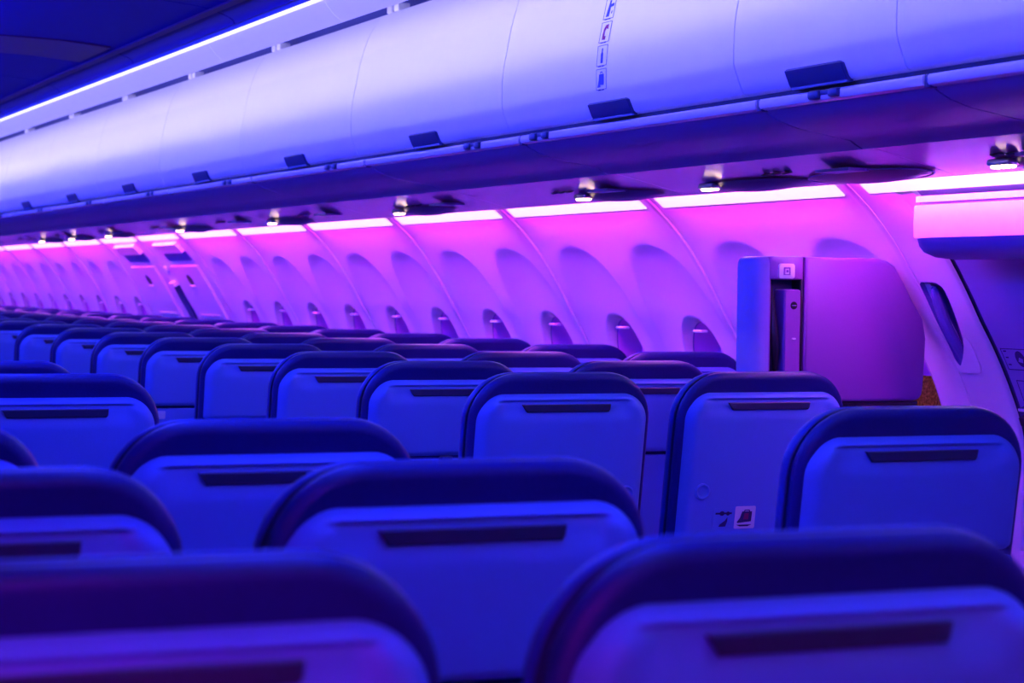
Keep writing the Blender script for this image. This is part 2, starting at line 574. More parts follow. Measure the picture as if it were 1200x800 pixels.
_zs = WZ+WB*0.835
sx0 = wallx(WZ+WB)+0.046
_so = [(WA*0.83*math.cos(a), WZ+WB*0.78*math.sin(a)) for a in [math.radians(28+124*k/14) for k in range(15)]]
_xp = wallx(WZ)-0.012+0.082
shade_me = mesh('window_shade', [(_xp, y, z) for y, z in _so] + [(_xp+0.003, y, z) for y, z in _so],
                [tuple(range(15)), tuple(range(29, 14, -1))] + [(i, (i+1) % 15, 15+(i+1) % 15, 15+i) for i in range(15)], M['reveal'], smooth=False)
tab_me = mesh('shade_tab', *bevel_box(sx0-0.010, sx0+0.014, -0.036, 0.022, _zs-0.004, _zs+0.006, 0.004, 3), M['tab'])
wcount = 0
for pi, y0 in enumerate(panels):
    p = struct('wall_panel', pan_me, (0, y0+0.002, 0), wr)
    obj('light_strip', led_me, p)
    obj('wall_top_fill', acc_me, p)
    obj('wall_glow_band', glow_me, p)
    obj('seam_cover', cover_me, p)
    obj('seam_backing', seam_me, p)
    for c in (0.5, 1.5):
        wcount += 1
        w = struct('window_%d' % wcount, bez_me, (0, y0 + W_PITCH*c, 0))
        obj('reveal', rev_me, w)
        obj('seal', gap_me, w)
        obj('pane', pane_me, w)
        obj('shade_tab', tab_me, w)
        obj('window_shade', shade_me, w)

# plain panels: behind the aft door and between the exits and the next windows
def plain_panel(y0, y1):
    L = y1-y0
    zs = [0.70 + 0.02*k for k in range(46)]
    zs = [z for z in zs if z < 1.605] + [1.61]
    ys = [0, 0.004, 0.008, 0.012, 0.03, L/2, L-0.03, L-0.012, L-0.008, L-0.004, L]
    V = [panel_pos(y, z, L, []) for y in ys for z in zs]
    n = len(zs)
    F = [(i*n+j, (i+1)*n+j, (i+1)*n+j+1, i*n+j+1) for i in range(len(ys)-1) for j in range(n-1)]
    return V, F

def wall_patch(pts, out, thick=0.0006):
    """thin flat print on the wall: pts in (y,z)"""
    V = []
    for y, z in pts:
        nx, nz = walln(z)
        V.append((wallx(z)+nx*(out+thick), y, z+nz*(out+thick)))
    for y, z in pts:
        nx, nz = walln(z)
        V.append((wallx(z)+nx*out, y, z+nz*out))
    n = len(pts)
    F = [tuple(range(n)), tuple(range(2*n-1, n-1, -1))] + [(i, (i+1) % n, n+(i+1) % n, n+i) for i in range(n)]
    return V, F

def frame_pts(a0, a1, b0, b1):
    return [(a0, b0), (a1, b0), (a1, b1), (a0, b1)]

# overwing exits, far along the wall
for di, (a, b) in enumerate(((10.812, 11.735), (11.735, 12.66))):
    yc = (a+b)/2 - 0.02
    d = struct('door_%d' % (di+2), mesh('exit_surround', *plain_panel(a+0.002, b-0.002), M['panel'], angle=60), (0, a+0.002, 0))
    loc = -(a+0.002)
    def sub(name, vf, m_, par=d, loc=loc):
        v, f = vf
        return obj(name, mesh(name, [(x, y+loc, z) for x, y, z in v], f, m_), par)
    hatch = sub('exit_hatch', strip_on_wall(yc-0.31, yc+0.25, 0.72, 1.43, 0.016, 0.014, 24), M['panel'])
    sub('header_shelf', strip_on_wall(yc-0.27, yc+0.22, 1.505, 1.55, 0.022, 0.022, 6), M['panel'])
    sub('header_shade', strip_on_wall(yc-0.27, yc+0.22, 1.455, 1.505, 0.004, 0.004, 4), M['soffit'])  # dark strip paints the shade below the shelf
    hole = [(yc-0.02+0.045*math.cos(t*math.pi/8), 1.357+0.03*math.sin(t*math.pi/8)) for t in range(16)]
    sub('handle_recess', wall_patch(hole, 0.017, 0.001), M['black'])
    sub('pull_lip', wall_patch([(yc-0.05, 1.322), (yc+0.03, 1.322), (yc+0.03, 1.332), (yc-0.05, 1.332)], 0.016, 0.010), M['white'])
    sub('lower_lip', strip_on_wall(yc-0.22, yc+0.14, 1.165, 1.172, 0.021, 0.008, 2), M['panel'])
    sub('light_strip', extrude_y(led_prof(), a+0.06, b-0.06), M['wall_led'])
    sub('wall_top_fill', extrude_y(ACC_P, a+0.06, b-0.06), M['top_fill'])
    sub('wall_glow_band', strip_on_wall(a+0.06, b-0.06, 1.565, 1.597, 0.0035, 0.006, 6), M['glow'])
    if di == 0:
        sub('assist_grip', strip_on_wall(11.60, 11.70, 1.13, 1.325, 0.012, 0.012, 10), M['latch'])
        sub('grip_cap', strip_on_wall(11.59, 11.71, 1.325, 1.345, 0.03, 0.03, 2), M['white'])
        sub('grip_plate', strip_on_wall(11.62, 11.68, 1.405, 1.425, 0.01, 0.01, 2), M['white'])

# ------------------------------------------------------------------ aft exit: lining with assist recess, door
RZ0, RZ1, RY0, RY1 = 1.135, 1.352, 4.315, 4.412          # the recess in the lining
lin_a, lin_b = 4.245, 4.414
R_Z = [1.147, 1.155, 1.165, 1.18, 1.197, 1.214, 1.234, 1.254, 1.28, 1.305, 1.33, 1.338, 1.343, 1.347, 1.350, 1.352]
def rec_y(z):
    a = interp(z, [1.147, 1.165, 1.18, 1.197, 1.214, 1.234, 1.254, 1.29, 1.33, 1.338, 1.343, 1.347, 1.350, 1.352],
               [4.395, 4.374, 4.360, 4.346, 4.336, 4.328, 4.323, 4.318, 4.317, 4.320, 4.324, 4.330, 4.338, 4.352])
    b = interp(z, [1.147, 1.16, 1.34, 1.348, 1.352], [4.401, 4.409, 4.410, 4.408, 4.398])
    return a, b
def lining():
    zs = [0.70 + (R_Z[0]-0.70)*k/20 for k in range(20)] + R_Z + [R_Z[-1] + (1.61-R_Z[-1])*k/22 for k in range(1, 23)]
    V, F = [], []
    n = 0
    for z in zs:
        a, b = rec_y(z)
        a, b = a-lin_a, b-lin_a
        ys = [0, 0.002, 0.005, 0.009] + [0.009 + (a-0.009)*k/5 for k in range(1, 6)] + [b] + [b + (lin_b-lin_a-b)*k/2 for k in (1, 2)]
        n = len(ys)
        for y in ys:
            off = -0.010*(1-y/0.009)**2 if y < 0.009 else 0
            nx, nz = walln(z)
            V.append((wallx(z)+nx*off, y, z+nz*off))
    for j in range(len(zs)-1):
        hole = R_Z[0]-1e-6 < zs[j] and zs[j+1] < R_Z[-1]+1e-6
        for i in range(n-1):
            if hole and i == 8:
                continue
            F.append((j*n+i, j*n+i+1, (j+1)*n+i+1, (j+1)*n+i))
    return V, F
trim = struct('trim_1', mesh('door_surround', *lining(), M['panel'], angle=60), (0, lin_a, 0))
def tsub(name, vf, m_, par=trim):
    v, f = vf
    return obj(name, mesh(name, [(x, y-lin_a, z) for x, y, z in v], f, m_), par)
# pocket behind the opening
pk = []
for z in [RZ0-0.004 + (RZ1-RZ0+0.008)*k/10 for k in range(11)]:
    pk.append(z)
V, F = [], []
for y, dep in ((RY0-0.004, 0.0), (RY0+0.006, 0.045), (RY1-0.006, 0.05), (RY1+0.001, 0.0)):
    for i, z in enumerate(pk):
        d = dep * (smooth(0, 0.5, (z-pk[0])/(pk[-1]-pk[0])))
        if i in (0, len(pk)-1):
            d = 0.0
        V.append((wallx(z)+max(d, 0.001), y, z))
n = len(pk)
F = [(i*n+j, (i+1)*n+j, (i+1)*n+j+1, i*n+j+1) for i in range(3) for j in range(n-1)]
tsub('recess_pocket', (V, F), M['soffit'])
bar = []
for k in range(11):
    t = k/10
    z = RZ1-0.012 + (RZ0+0.014-(RZ1-0.012))*t
    bar.append((wallx(z)+0.016+0.010*math.sin(t*math.pi)*-1, 4.378+0.012*t, z))
tsub('assist_handle', tube(bar, [0.008, 0.013, 0.014, 0.014, 0.014, 0.014, 0.014, 0.014, 0.013, 0.012, 0.007], 10), M['soffit'])
tsub('recess_lit_floor', wall_patch([(4.311, 1.212), (4.3095, 1.19), (4.311, 1.15), (4.318, 1.136), (4.332, 1.130), (4.408, 1.130), (4.412, 1.134), (4.412, 1.16),
                                (4.403, 1.150), (4.398, 1.1465), (4.392, 1.148), (4.372, 1.166), (4.357, 1.182), (4.344, 1.198), (4.333, 1.214), (4.322, 1.219)], 0.0012, 0.0012), M['white'])  # white patch paints the lit sloping floor of the recess
tsub('light_strip', extrude_y(led_prof(), 3.2, lin_b-0.06), M['wall_led'])
tsub('wall_glow_band', strip_on_wall(3.06, lin_b-0.055, 1.565, 1.597, 0.0035, 0.006, 6), M['glow'])
tsub('wall_top_fill', extrude_y(ACC_P, 3.2, lin_b-0.06), M['top_fill'])

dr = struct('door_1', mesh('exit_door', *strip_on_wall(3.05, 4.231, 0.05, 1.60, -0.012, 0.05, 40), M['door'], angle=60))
obj('door_gasket', mesh('door_gasket', *strip_on_wall(4.222, 4.247, 0.70, 1.56, -0.0145, 0.02, 30), M['latch']), dr)
def dsub(name, vf, m_, par=dr):
    return obj(name, mesh(name, *vf, m_, smooth=False), par)
DO = -0.0115
def outline(a0, a1, b0, b1, t):
    return [frame_pts(a0, a1, b0, b0+t), frame_pts(a0, a1, b1-t, b1), frame_pts(a0, a0+t, b0, b1), frame_pts(a1-t, a1, b0, b1)]
pl = dsub('placard', wall_patch(frame_pts(4.065, 4.219, 1.139, 1.190), DO), M['door'])
dsub('placard_border', merge(*[wall_patch(q, DO+0.0007) for q in outline(4.065, 4.219, 1.139, 1.190, 0.0016)]), M['ink'], pl)
ov = [(4.155+0.018*math.cos(t*math.pi/8), 1.166+0.019*math.sin(t*math.pi/8)) for t in range(16)]
dsub('pictogram', merge(wall_patch(ov, DO+0.0007), *[wall_patch(frame_pts(4.200, 4.211, z, z+0.003), DO+0.0007) for z in (1.182, 1.167, 1.150)]), M['ink'], pl)
dsub('pictogram', wall_patch([(4.166, 1.160), (4.150, 1.157), (4.146, 1.166), (4.158, 1.170)], DO+0.0015), M['door'], pl)
pl = dsub('placard', wall_patch(frame_pts(4.135, 4.2065, 1.065, 1.114), DO), M['door'])
dsub('placard_border', merge(*[wall_patch(q, DO+0.0007) for q in outline(4.135, 4.2065, 1.065, 1.114, 0.0016)]), M['ink'], pl)
man = [(4.176, 1.108), (4.170, 1.108), (4.168, 1.100), (4.160, 1.088), (4.164, 1.087), (4.169, 1.092), (4.166, 1.072), (4.171, 1.072),
       (4.174, 1.086), (4.180, 1.071), (4.185, 1.072), (4.178, 1.091), (4.178, 1.101)]
dsub('pictogram', merge(wall_patch(man, DO+0.0007), wall_patch(frame_pts(4.15, 4.196, 1.0625, 1.0635), DO+0.0007)), M['ink'], pl)
hd = obj('door_handle', mesh('door_handle', *strip_on_wall(4.02, 4.212, 1.012, 1.052, 0.006, 0.02, 4), M['latch']), dr)
obj('handle_grip', mesh('handle_grip', *strip_on_wall(4.05, 4.19, 1.020, 1.040, 0.03, 0.024, 4), M['black']), hd)
dsub('handle_edge', strip_on_wall(4.190, 4.214, 1.046, 1.052, 0.008, 0.004, 2), M['white'], hd)

obj('door_cap', mesh('door_cap', *strip_on_wall(4.19, 4.2465, 1.44, 1.605, -0.002, 0.012, 8), M['panel'], angle=60), dr)
obj('door_backing', mesh('door_backing', *strip_on_wall(3.04, 4.44, 0.02, 1.607, -0.075, 0.02, 40), M['casing'], angle=60), dr)

# housing over the door: white face, rounded dark belly, lid line
hz = thing('door_header_housing', 'white rounded housing over the exit door at the right edge, lit bright from above', 'housing', (1.52, 3.7, 1.41))
def hsub(name, vf, m_):
    v, f = vf
    return obj(name, mesh(name, [(x-1.52, y-3.7, z-1.41) for x, y, z in v], f, m_), hz)
def hous(prof, y0, y1, r=0.03):
    """extruded profile with a rounded far end"""
    V, F = [], []
    n = len(prof)
    cx, cz = sum(p[0] for p in prof)/n, sum(p[1] for p in prof)/n
    rows = [(y0, 1.0), (y1-r, 1.0), (y1-r*0.5, 0.985), (y1-r*0.15, 0.94), (y1, 0.85)]
    for y, s in rows:
        V += [(wx if wx > 1.56 else cx+(wx-cx)*s, y, cz+(wz-cz)*s) for wx, wz in prof]
    for k in range(len(rows)-1):
        for i in range(n):
            F.append((k*n+i, k*n+(i+1) % n, (k+1)*n+(i+1) % n, (k+1)*n+i))
    F.append(tuple(range(n)))
    F.append(tuple(range(len(rows)*n-1, (len(rows)-1)*n-1, -1)))
    return V, F
hsub('face', hous([(1.445, 1.527), (1.443, 1.49), (1.445, 1.452), (1.475, 1.4515), (1.525, 1.452), (1.51, 1.527)], 3.05, 4.155, 0.012), M['white'])
hsub('belly', hous([(1.446, 1.4515), (1.452, 1.434), (1.468, 1.418), (1.50, 1.407), (1.55, 1.403), (1.575, 1.404), (1.555, 1.4515)], 3.05, 4.15, 0.05), M['soffit'])
hsub('lid', hous([(1.447, 1.534), (1.447, 1.548), (1.47, 1.549), (1.47, 1.534)], 3.05, 4.15, 0.01), M['white'])
hsub('lid_joint', extrude_y([(1.452, 1.526), (1.452, 1.535), (1.475, 1.535), (1.475, 1.526)], 3.06, 4.14), M['soffit'])

# ------------------------------------------------------------------ overhead lockers
DOOR_P = [(0.868, 1.731), (0.856, 1.7345), (0.851, 1.739), (0.8415, 1.760), (0.8325, 1.783), (0.8295, 1.791), (0.828, 1.799)] + \
    spline([(0.8275, 1.81), (0.8275, 1.845), (0.830, 1.89), (0.840, 1.945), (0.853, 2.01), (0.873, 2.08), (0.895, 2.13), (0.921, 2.174)], 4)
DZ = [p[1] for p in DOOR_P]
DX = [p[0] for p in DOOR_P]
def binx(z):
    return interp(z, DZ, DX)
def bin_patch(pts, out, thick=0.0006):
    V = [(binx(z)-out-thick, y, z) for y, z in pts] + [(binx(z)-out, y, z) for y, z in pts]
    n = len(pts)
    F = [tuple(range(n)), tuple(range(2*n-1, n-1, -1))] + [(i, (i+1) % n, n+(i+1) % n, n+i) for i in range(n)]
    return V, F
SOFF_P = [(0.870, 1.700), (0.885, 1.690), (0.91, 1.678), (0.955, 1.665), (1.03, 1.653), (1.082, 1.645), (1.095, 1.637), (1.113, 1.628), (1.119, 1.633)]
CAS_P = [(0.90, 1.733), (1.36, 1.733), (1.36, 2.19), (0.965, 2.185), (0.91, 1.96)]
def bin_parts(L):
    g = 0.0022
    d = {}
    d['door'] = mesh('locker_door', *extrude_y(thicken(DOOR_P, 0.018, 1), g, L-g), M['bin'])
    d['casing'] = mesh('locker_casing', *extrude_y(CAS_P, 0.001, L-0.001), M['casing'], smooth=False)
    d['gasket'] = mesh('locker_gasket', *extrude_y([(0.866, 1.7225), (0.866, 1.731), (1.30, 1.731), (1.30, 1.7225)], 0.0, L), M['gasket'], smooth=False)
    o = -0.055
    d['rail'] = mesh('grip_rail', *extrude_y([(0.857, 1.7015), (0.854, 1.706), (0.854, 1.717), (0.858, 1.721), (0.872, 1.721), (0.876, 1.717), (0.876, 1.699), (0.868, 1.698)], o+0.008, L+o-0.008), M['rail'])
    d['joint'] = mesh('rail_joint', *bevel_box(0.858, 0.878, o-0.010, o+0.010, 1.696, 1.7215, 0.003), M['latch'])
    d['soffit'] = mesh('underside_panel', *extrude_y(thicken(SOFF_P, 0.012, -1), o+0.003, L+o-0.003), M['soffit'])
    return d
def latch_mesh():
    zs = [1.728, 1.733, 1.739, 1.748, 1.757, 1.765, 1.769]
    V, F = [], []
    for k, z in enumerate(zs):
        h = 0.108 - (0.008 if k == len(zs)-1 else 0)
        for y in (-h, -h*0.96, h*0.96, h):
            o = 0.003 if abs(y) > h*0.98 or k == len(zs)-1 else 0.007
            V.append((binx(max(z, 1.7352))-o, y, z))
    m_ = 4
    for k in range(len(zs)-1):
        for i in range(3):
            F.append((k*m_+i, k*m_+i+1, (k+1)*m_+i+1, (k+1)*m_+i))
    nb = len(V)
    V += [(x+0.008, y, z) for x, y, z in V]
    F += [tuple(i+nb for i in f[::-1]) for f in F]
    edge = [k*m_ for k in range(len(zs))] + [(len(zs)-1)*m_+i for i in (1, 2, 3)] + [k*m_+3 for k in range(len(zs)-2, -1, -1)] + [2, 1]
    for a in range(len(edge)):
        b = edge[(a+1) % len(edge)]
        F.append((edge[a], b, b+nb, edge[a]+nb))
    return V, F
latch_me = mesh('latch', *latch_mesh(), M['latch'])
claw_me = mesh('latch_catch', *merge(bevel_box(0.845, 0.872, -0.055, -0.02, 1.703, 1.7215, 0.006), bevel_box(0.845, 0.872, 0.015, 0.055, 1.703, 1.7215, 0.006),
                                     bevel_box(0.852, 0.872, -0.05, 0.05, 1.709, 1.7215, 0.005)), M['latch'])
hinge_me = mesh('hinge_arm', *bevel_box(0.915, 0.955, -0.02, 0.02, 2.174, 2.199, 0.004), M['bin'])
seams = [2.08, 3.308, 3.912, 5.141, 6.342, 7.576, 8.78, 10.0]
while seams[-1] < 18.8:
    seams.append(seams[-1]+1.2)
where = ['nearest locker', 'short locker', 'placarded locker'] + ['%s locker beyond the placarded one' % ORD[k].replace('nearest', 'first') for k in range(20)]
cache = {}
lockers = []
for i in range(len(seams)-1):
    y0, y1 = seams[i], seams[i+1]
    L = round(y1-y0, 3)
    if L not in cache:
        cache[L] = bin_parts(L)
    d = cache[L]
    if i == 0:
        lab = 'nearest pale overhead locker, cut off by the top right corner of the photo'
    elif i == 1:
        lab = 'short pale overhead locker, half the width of the others, with a large dark latch'
    elif i == 2:
        lab = 'pale overhead locker carrying the column of small pictogram placards'
    else:
        lab = 'pale curved overhead locker, %s one beyond the placarded locker' % ORD[i-3].replace('nearest', 'first')
    t = thing('overhead_locker', lab, 'overhead locker', (0, y0, 0), 'row of overhead lockers')
    obj('locker_casing', d['casing'], t)
    dd = obj('locker_door', d['door'], t)
    obj('gasket', d['gasket'], t)
    sill = thing('locker_sill', 'dark underside panel edged by a glossy grip rail, below the ' + where[i], 'locker sill', (0, y0, 0), 'sills under the lockers', d['soffit'])
    obj('grip_rail', d['rail'], sill)
    obj('rail_joint', d['joint'], sill)
    obj('latch', latch_me, dd, (0, L/2, 0))
    cy = {1: 3.594, 2: 4.955, 4: 6.61}.get(i, y0+0.26)
    obj('latch_catch', claw_me, sill, (0, cy-y0, 0))
    hy = {4: 1.065, 3: 1.076, 5: 1.028, 6: 0.998, 7: 0.98}.get(i, 1.0)*L/1.2 if L > 1 else L-0.15
    for q in (-0.032, 0.032):
        obj('hinge_arm', hinge_me, t, (0, hy+q, 0))
    lockers.append((t, dd))

# pictogram placards on the third locker
ld = lockers[2][1]
by = seams[2]
def bsub(name, parts, m_, par):
    v, f = merge(*parts)
    return obj(name, mesh(name, [(x, y-by, z) for x, y, z in v], f, m_, smooth=False), par)
yc0 = 4.544
def bp(px, pz, zc):       # pictogram coordinates (right = towards the camera's right = -y)
    return (yc0 - px, zc + pz)
for k, zc in enumerate((1.820, 1.876, 1.932, 1.988)):
    yk = yc0 + 0.0
    pl = bsub('placard', [bin_patch(frame_pts(yk-0.0265, yk+0.0265, zc-0.0245, zc+0.0245), 0.0006)], M['bin'], ld)
    bsub('placard_border', [bin_patch(q, 0.0012) for q in outline(yk-0.0265, yk+0.0265, zc-0.0245, zc+0.0245, 0.0011)], M['ink'], pl)
    if k == 0:      # bag standing in a bin
        pts = [[(-0.010, 0.012), (0.014, 0.012), (0.014, -0.014), (-0.004, -0.013), (-0.004, -0.018), (-0.020, -0.019), (-0.012, -0.002)],
               [(-0.005, 0.013), (-0.003, 0.018), (0.006, 0.018), (0.008, 0.013), (0.006, 0.013), (0.005, 0.016), (-0.002, 0.016), (-0.003, 0.013)]]
        m_ = M['ink_blue']
    elif k == 1:    # bottle
        pts = [[(-0.002, 0.017), (0.003, 0.017), (0.003, 0.008), (0.006, 0.004), (0.006, -0.018), (-0.005, -0.018), (-0.005, 0.004), (-0.002, 0.008)]]
        m_ = M['ink_blue']
    elif k == 2:    # telephone receiver
        pts = [[(0.012, 0.018), (-0.002, 0.017), (-0.010, 0.009), (-0.013, -0.004), (-0.012, -0.018), (0.004, -0.019), (0.005, -0.010), (-0.003, -0.009),
                (-0.003, 0.002), (0.002, 0.008), (0.012, 0.006)]]
        m_ = M['ink_red']
    else:           # sprayer with a side arm
        pts = [[(-0.004, 0.020), (0.003, 0.020), (0.003, 0.010), (0.020, 0.012), (0.020, 0.005), (0.004, 0.003), (0.002, -0.019), (-0.014, -0.019), (-0.008, 0.002)],
               [(0.013, -0.008), (0.017, -0.006), (0.016, -0.013), (0.012, -0.013)]]
        m_ = M['ink_blue']
    bsub('pictogram', [bin_patch([bp(a, b, zc) for a, b in q], 0.0012) for q in pts], m_, pl)
    bsub('caption', [bin_patch(frame_pts(yk-0.014, yk-0.002, zc-0.0262, zc-0.0246), 0.0014), bin_patch(frame_pts(yk+0.002, yk+0.016, zc-0.0262, zc-0.0246), 0.0014)], M['ink'], pl)

# cove above the lockers: pale panel, its lit look emissive, with a blue LED strip along its upper edge
COVE_P = [(0.500, 2.122), (0.512, 2.103), (0.532, 2.080), (0.555, 2.0635), (0.568, 2.0620)]
EDGE_P = [(0.4915, 2.1215), (0.4995, 2.1160), (0.5060, 2.1220), (0.4980, 2.1275)]
WASH_P = [(0.5800, 2.077), (0.5735, 2.102), (0.5715, 2.1015), (0.5780, 2.0765)]
TOPW_P = [(0.742, 2.192), (0.760, 2.198), (0.759, 2.200), (0.741, 2.194)]
AISLE_P = [(0.484, 2.110), (0.492, 2.098), (0.500, 2.104), (0.492, 2.116)]
def cove_side(s, name):
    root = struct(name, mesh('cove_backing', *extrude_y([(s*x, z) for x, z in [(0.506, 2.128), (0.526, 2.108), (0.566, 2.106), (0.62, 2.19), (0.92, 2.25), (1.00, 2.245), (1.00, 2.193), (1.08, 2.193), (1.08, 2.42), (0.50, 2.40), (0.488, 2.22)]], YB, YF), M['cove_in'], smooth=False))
    cm = mesh('cove_panel', *extrude_y([(s*x, z) for x, z in thicken(COVE_P, 0.005, -1)], 0.0015, 1.1985), M['lens'])
    em = mesh('edge_light', *extrude_y([(s*x, z) for x, z in EDGE_P], 0.0, 1.2), M['edge_led'], smooth=False)
    wm = mesh('added_wash_light', *extrude_y([(s*x, z) for x, z in WASH_P], 0.0, 1.2), M['added_wash'], smooth=False)
    tm = mesh('added_top_wash', *extrude_y([(s*x, z) for x, z in TOPW_P], 0.0, 1.2), M['added_top'], smooth=False)
    am = mesh('aisle_light', *extrude_y([(s*x, z) for x, z in AISLE_P], 0.0, 1.2), M['aisle_led'], smooth=False)
    k_first = {1: 0, -1: 2}[s]
    for k in range(18):
        c = obj('cove_panel', cm, root, (0, YB + 0.05 + 1.2*k, 0))
        obj('edge_light', em, c)
        obj('added_wash_light', wm, c)
        obj('added_top_wash', tm, c)
        if s < 0 and k >= k_first:
            obj('aisle_light', am, c)
cove_side(1, 'trim_2')
cove_side(-1, 'trim_3')

# ------------------------------------------------------------------ service channel under the lockers
SERV_P = [(1.121, 1.6345), (1.20, 1.618), (1.29, 1.5965), (1.345, 1.583), (1.360, 1.5805), (1.3685, 1.584), (1.3685, 1.604)]
def serv_mesh(L):
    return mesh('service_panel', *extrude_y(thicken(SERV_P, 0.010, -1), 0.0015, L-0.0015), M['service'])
scache = {}
for i in range(len(seams)-1):
    y0, y1 = seams[i]-0.055, seams[i+1]-0.055
    L = round(y1-y0, 3)
    if L not in scache:
        scache[L] = (serv_mesh(L),
                     mesh('backing', *extrude_y([(1.125, 1.648), (1.36, 1.607), (1.395, 1.607), (1.395, 1.66), (1.125, 1.66)], 0, L), M['casing'], smooth=False),
                     mesh('air_vent', *tube([(1.235, 0, 1.6075), (1.236, 0, 1.6035)], [0.016, 0.012], 14), M['housing']),
                     mesh('call_plate', *[[(x, y, z) for x, y, z in v] for v in [box(1.205, 1.275, L*0.22-0.07, L*0.22+0.07, 1.596, 1.603)[0]]], box(0, 1, 0, 1, 0, 1)[1], M['soffit'], smooth=False))
    sm = scache[L]
    if i == 0:
        lab = 'glossy service panel under the nearest locker, at the right edge of the photo'
    elif i == 1:
        lab = 'glossy service panel under the short locker with the large dark latch'
    elif i == 2:
        lab = 'glossy violet service panel under the locker with the pictogram placards'
    else:
        lab = 'glossy violet service panel under the %s locker beyond the placarded one' % ORD[i-3].replace('nearest', 'first')
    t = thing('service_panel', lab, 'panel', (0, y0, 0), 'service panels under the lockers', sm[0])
    obj('backing', sm[1], t)
    for q in range(3):
        obj('air_vent', sm[2], t, (0.001*q, L*0.5-0.10+0.05*q, 0))
    obj('call_plate', sm[3], t)

# reading lights: lens-shaped dark housing with a pair of warm lamps at one end
def lens_mesh():
    V, F = [], []
    N, R = 20, 8
    for r in range(R+1):
        s = r/R
        for k in range(N):
            a = 2*math.pi*k/N
            dy, dx = 0.25*s*math.cos(a), 0.046*s*math.sin(a)
            V.append((dx, dy, -0.015*(1-s*s) - 0.227*dx))
    for r in range(R):
        for k in range(N):
            F.append((r*N+k, r*N+(k+1) % N, (r+1)*N+(k+1) % N, (r+1)*N+k))
    return V, F
lens_me = mesh('reading_light', *lens_mesh(), M['housing'], angle=80)
lamp_me = mesh('lamp', *bevel_box(-0.012, 0.012, -0.0065, 0.0065, -0.0215, -0.008, 0.004), M['read'])
bez2_me = mesh('lamp_bezel', *bevel_box(-0.016, 0.016, -0.038, 0.038, -0.0165, -0.002, 0.005), M['metal'])
bulge_me = lens_me
RL = [(3.588, 1), (4.821, 1), (5.575, 1), (7.096, 1), (8.621, 1), (10.135, 1), (11.682, 1), (12.651, 1), (13.554, 1)]
names = ['lit reading light at the far right edge, over the door housing', 'lit reading light with warm glow above the attendant seat, second from the right',
         'lit reading light with twin streaks, third from the right']
for k, (y, s) in enumerate(RL):
    lab = names[k] if k < 3 else 'small warm reading light over the window wall, %s from the right' % ORD[k]
    t = thing('reading_light', lab, 'reading light', (1.300, y-0.20*s, 1.5900), 'reading lights along the service channel')
    h = obj('lamp_housing', lens_me, t)
    b = obj('lamp_bezel', bez2_me, t, (-0.030, 0.19*s, 0.0115))
    for q in range(4):
        obj('lamp', lamp_me, b, (0, -0.024+0.016*q, 0.0))
t = thing('speaker_cover', 'dark lens-shaped cover without lamps beside the right-most reading light', 'cover', (1.300, 4.12, 1.5900))
obj('cover_shell', lens_me, t)
obj('cover_rim', mesh('cover_rim', *tube([(0.046*math.sin(a), 0.25*math.cos(a), -0.0006-0.227*0.046*math.sin(a)) for a in [2*math.pi*k/28 for k in range(28)]], 0.002, 6, True), M['soffit']), t)

# ------------------------------------------------------------------ unseen left half, needed for its light
lw_prof = [(-x, z) for z, x in zip(PZ, PX)]
wl = struct('wall_left', mesh('wall_left', *extrude_y(thicken(lw_prof, 0.02, -1), YB, YF), M['panel']))
obj('light_strip', mesh('light_strip', *extrude_y([(-x, z) for x, z in led_prof()], YB+0.1, 0.6), M['left_led'], smooth=False), wl)  # unseen short run, boosted to throw violet on the nearest seats
lock_l = [(-x, z) for x, z in DOOR_P] + [(-1.05, 2.26), (-1.45, 2.2), (-1.48, 1.75), (-1.42, 1.615), (-1.37, 1.605), (-1.36, 1.5805), (-1.119, 1.633), (-0.87, 1.70)]
struct('trim_4', mesh('locker_shell_left', *extrude_y(lock_l, YB, YF), M['bin'], smooth=False))
struct('trim_5', mesh('locker_shell_aft', *extrude_y([(-x, z) for x, z in lock_l], YB, seams[0]-0.06), M['bin'], smooth=False))
struct('trim_6', mesh('sidewall_aft', *strip_on_wall(YB, 3.04, 0.7, 1.6, 0.0, 0.02, 20), M['panel']))
struct('trim_7', mesh('apron_outside', *box(3, 300, -60, 400, -3.6, -3.5), M['apron'], smooth=False))

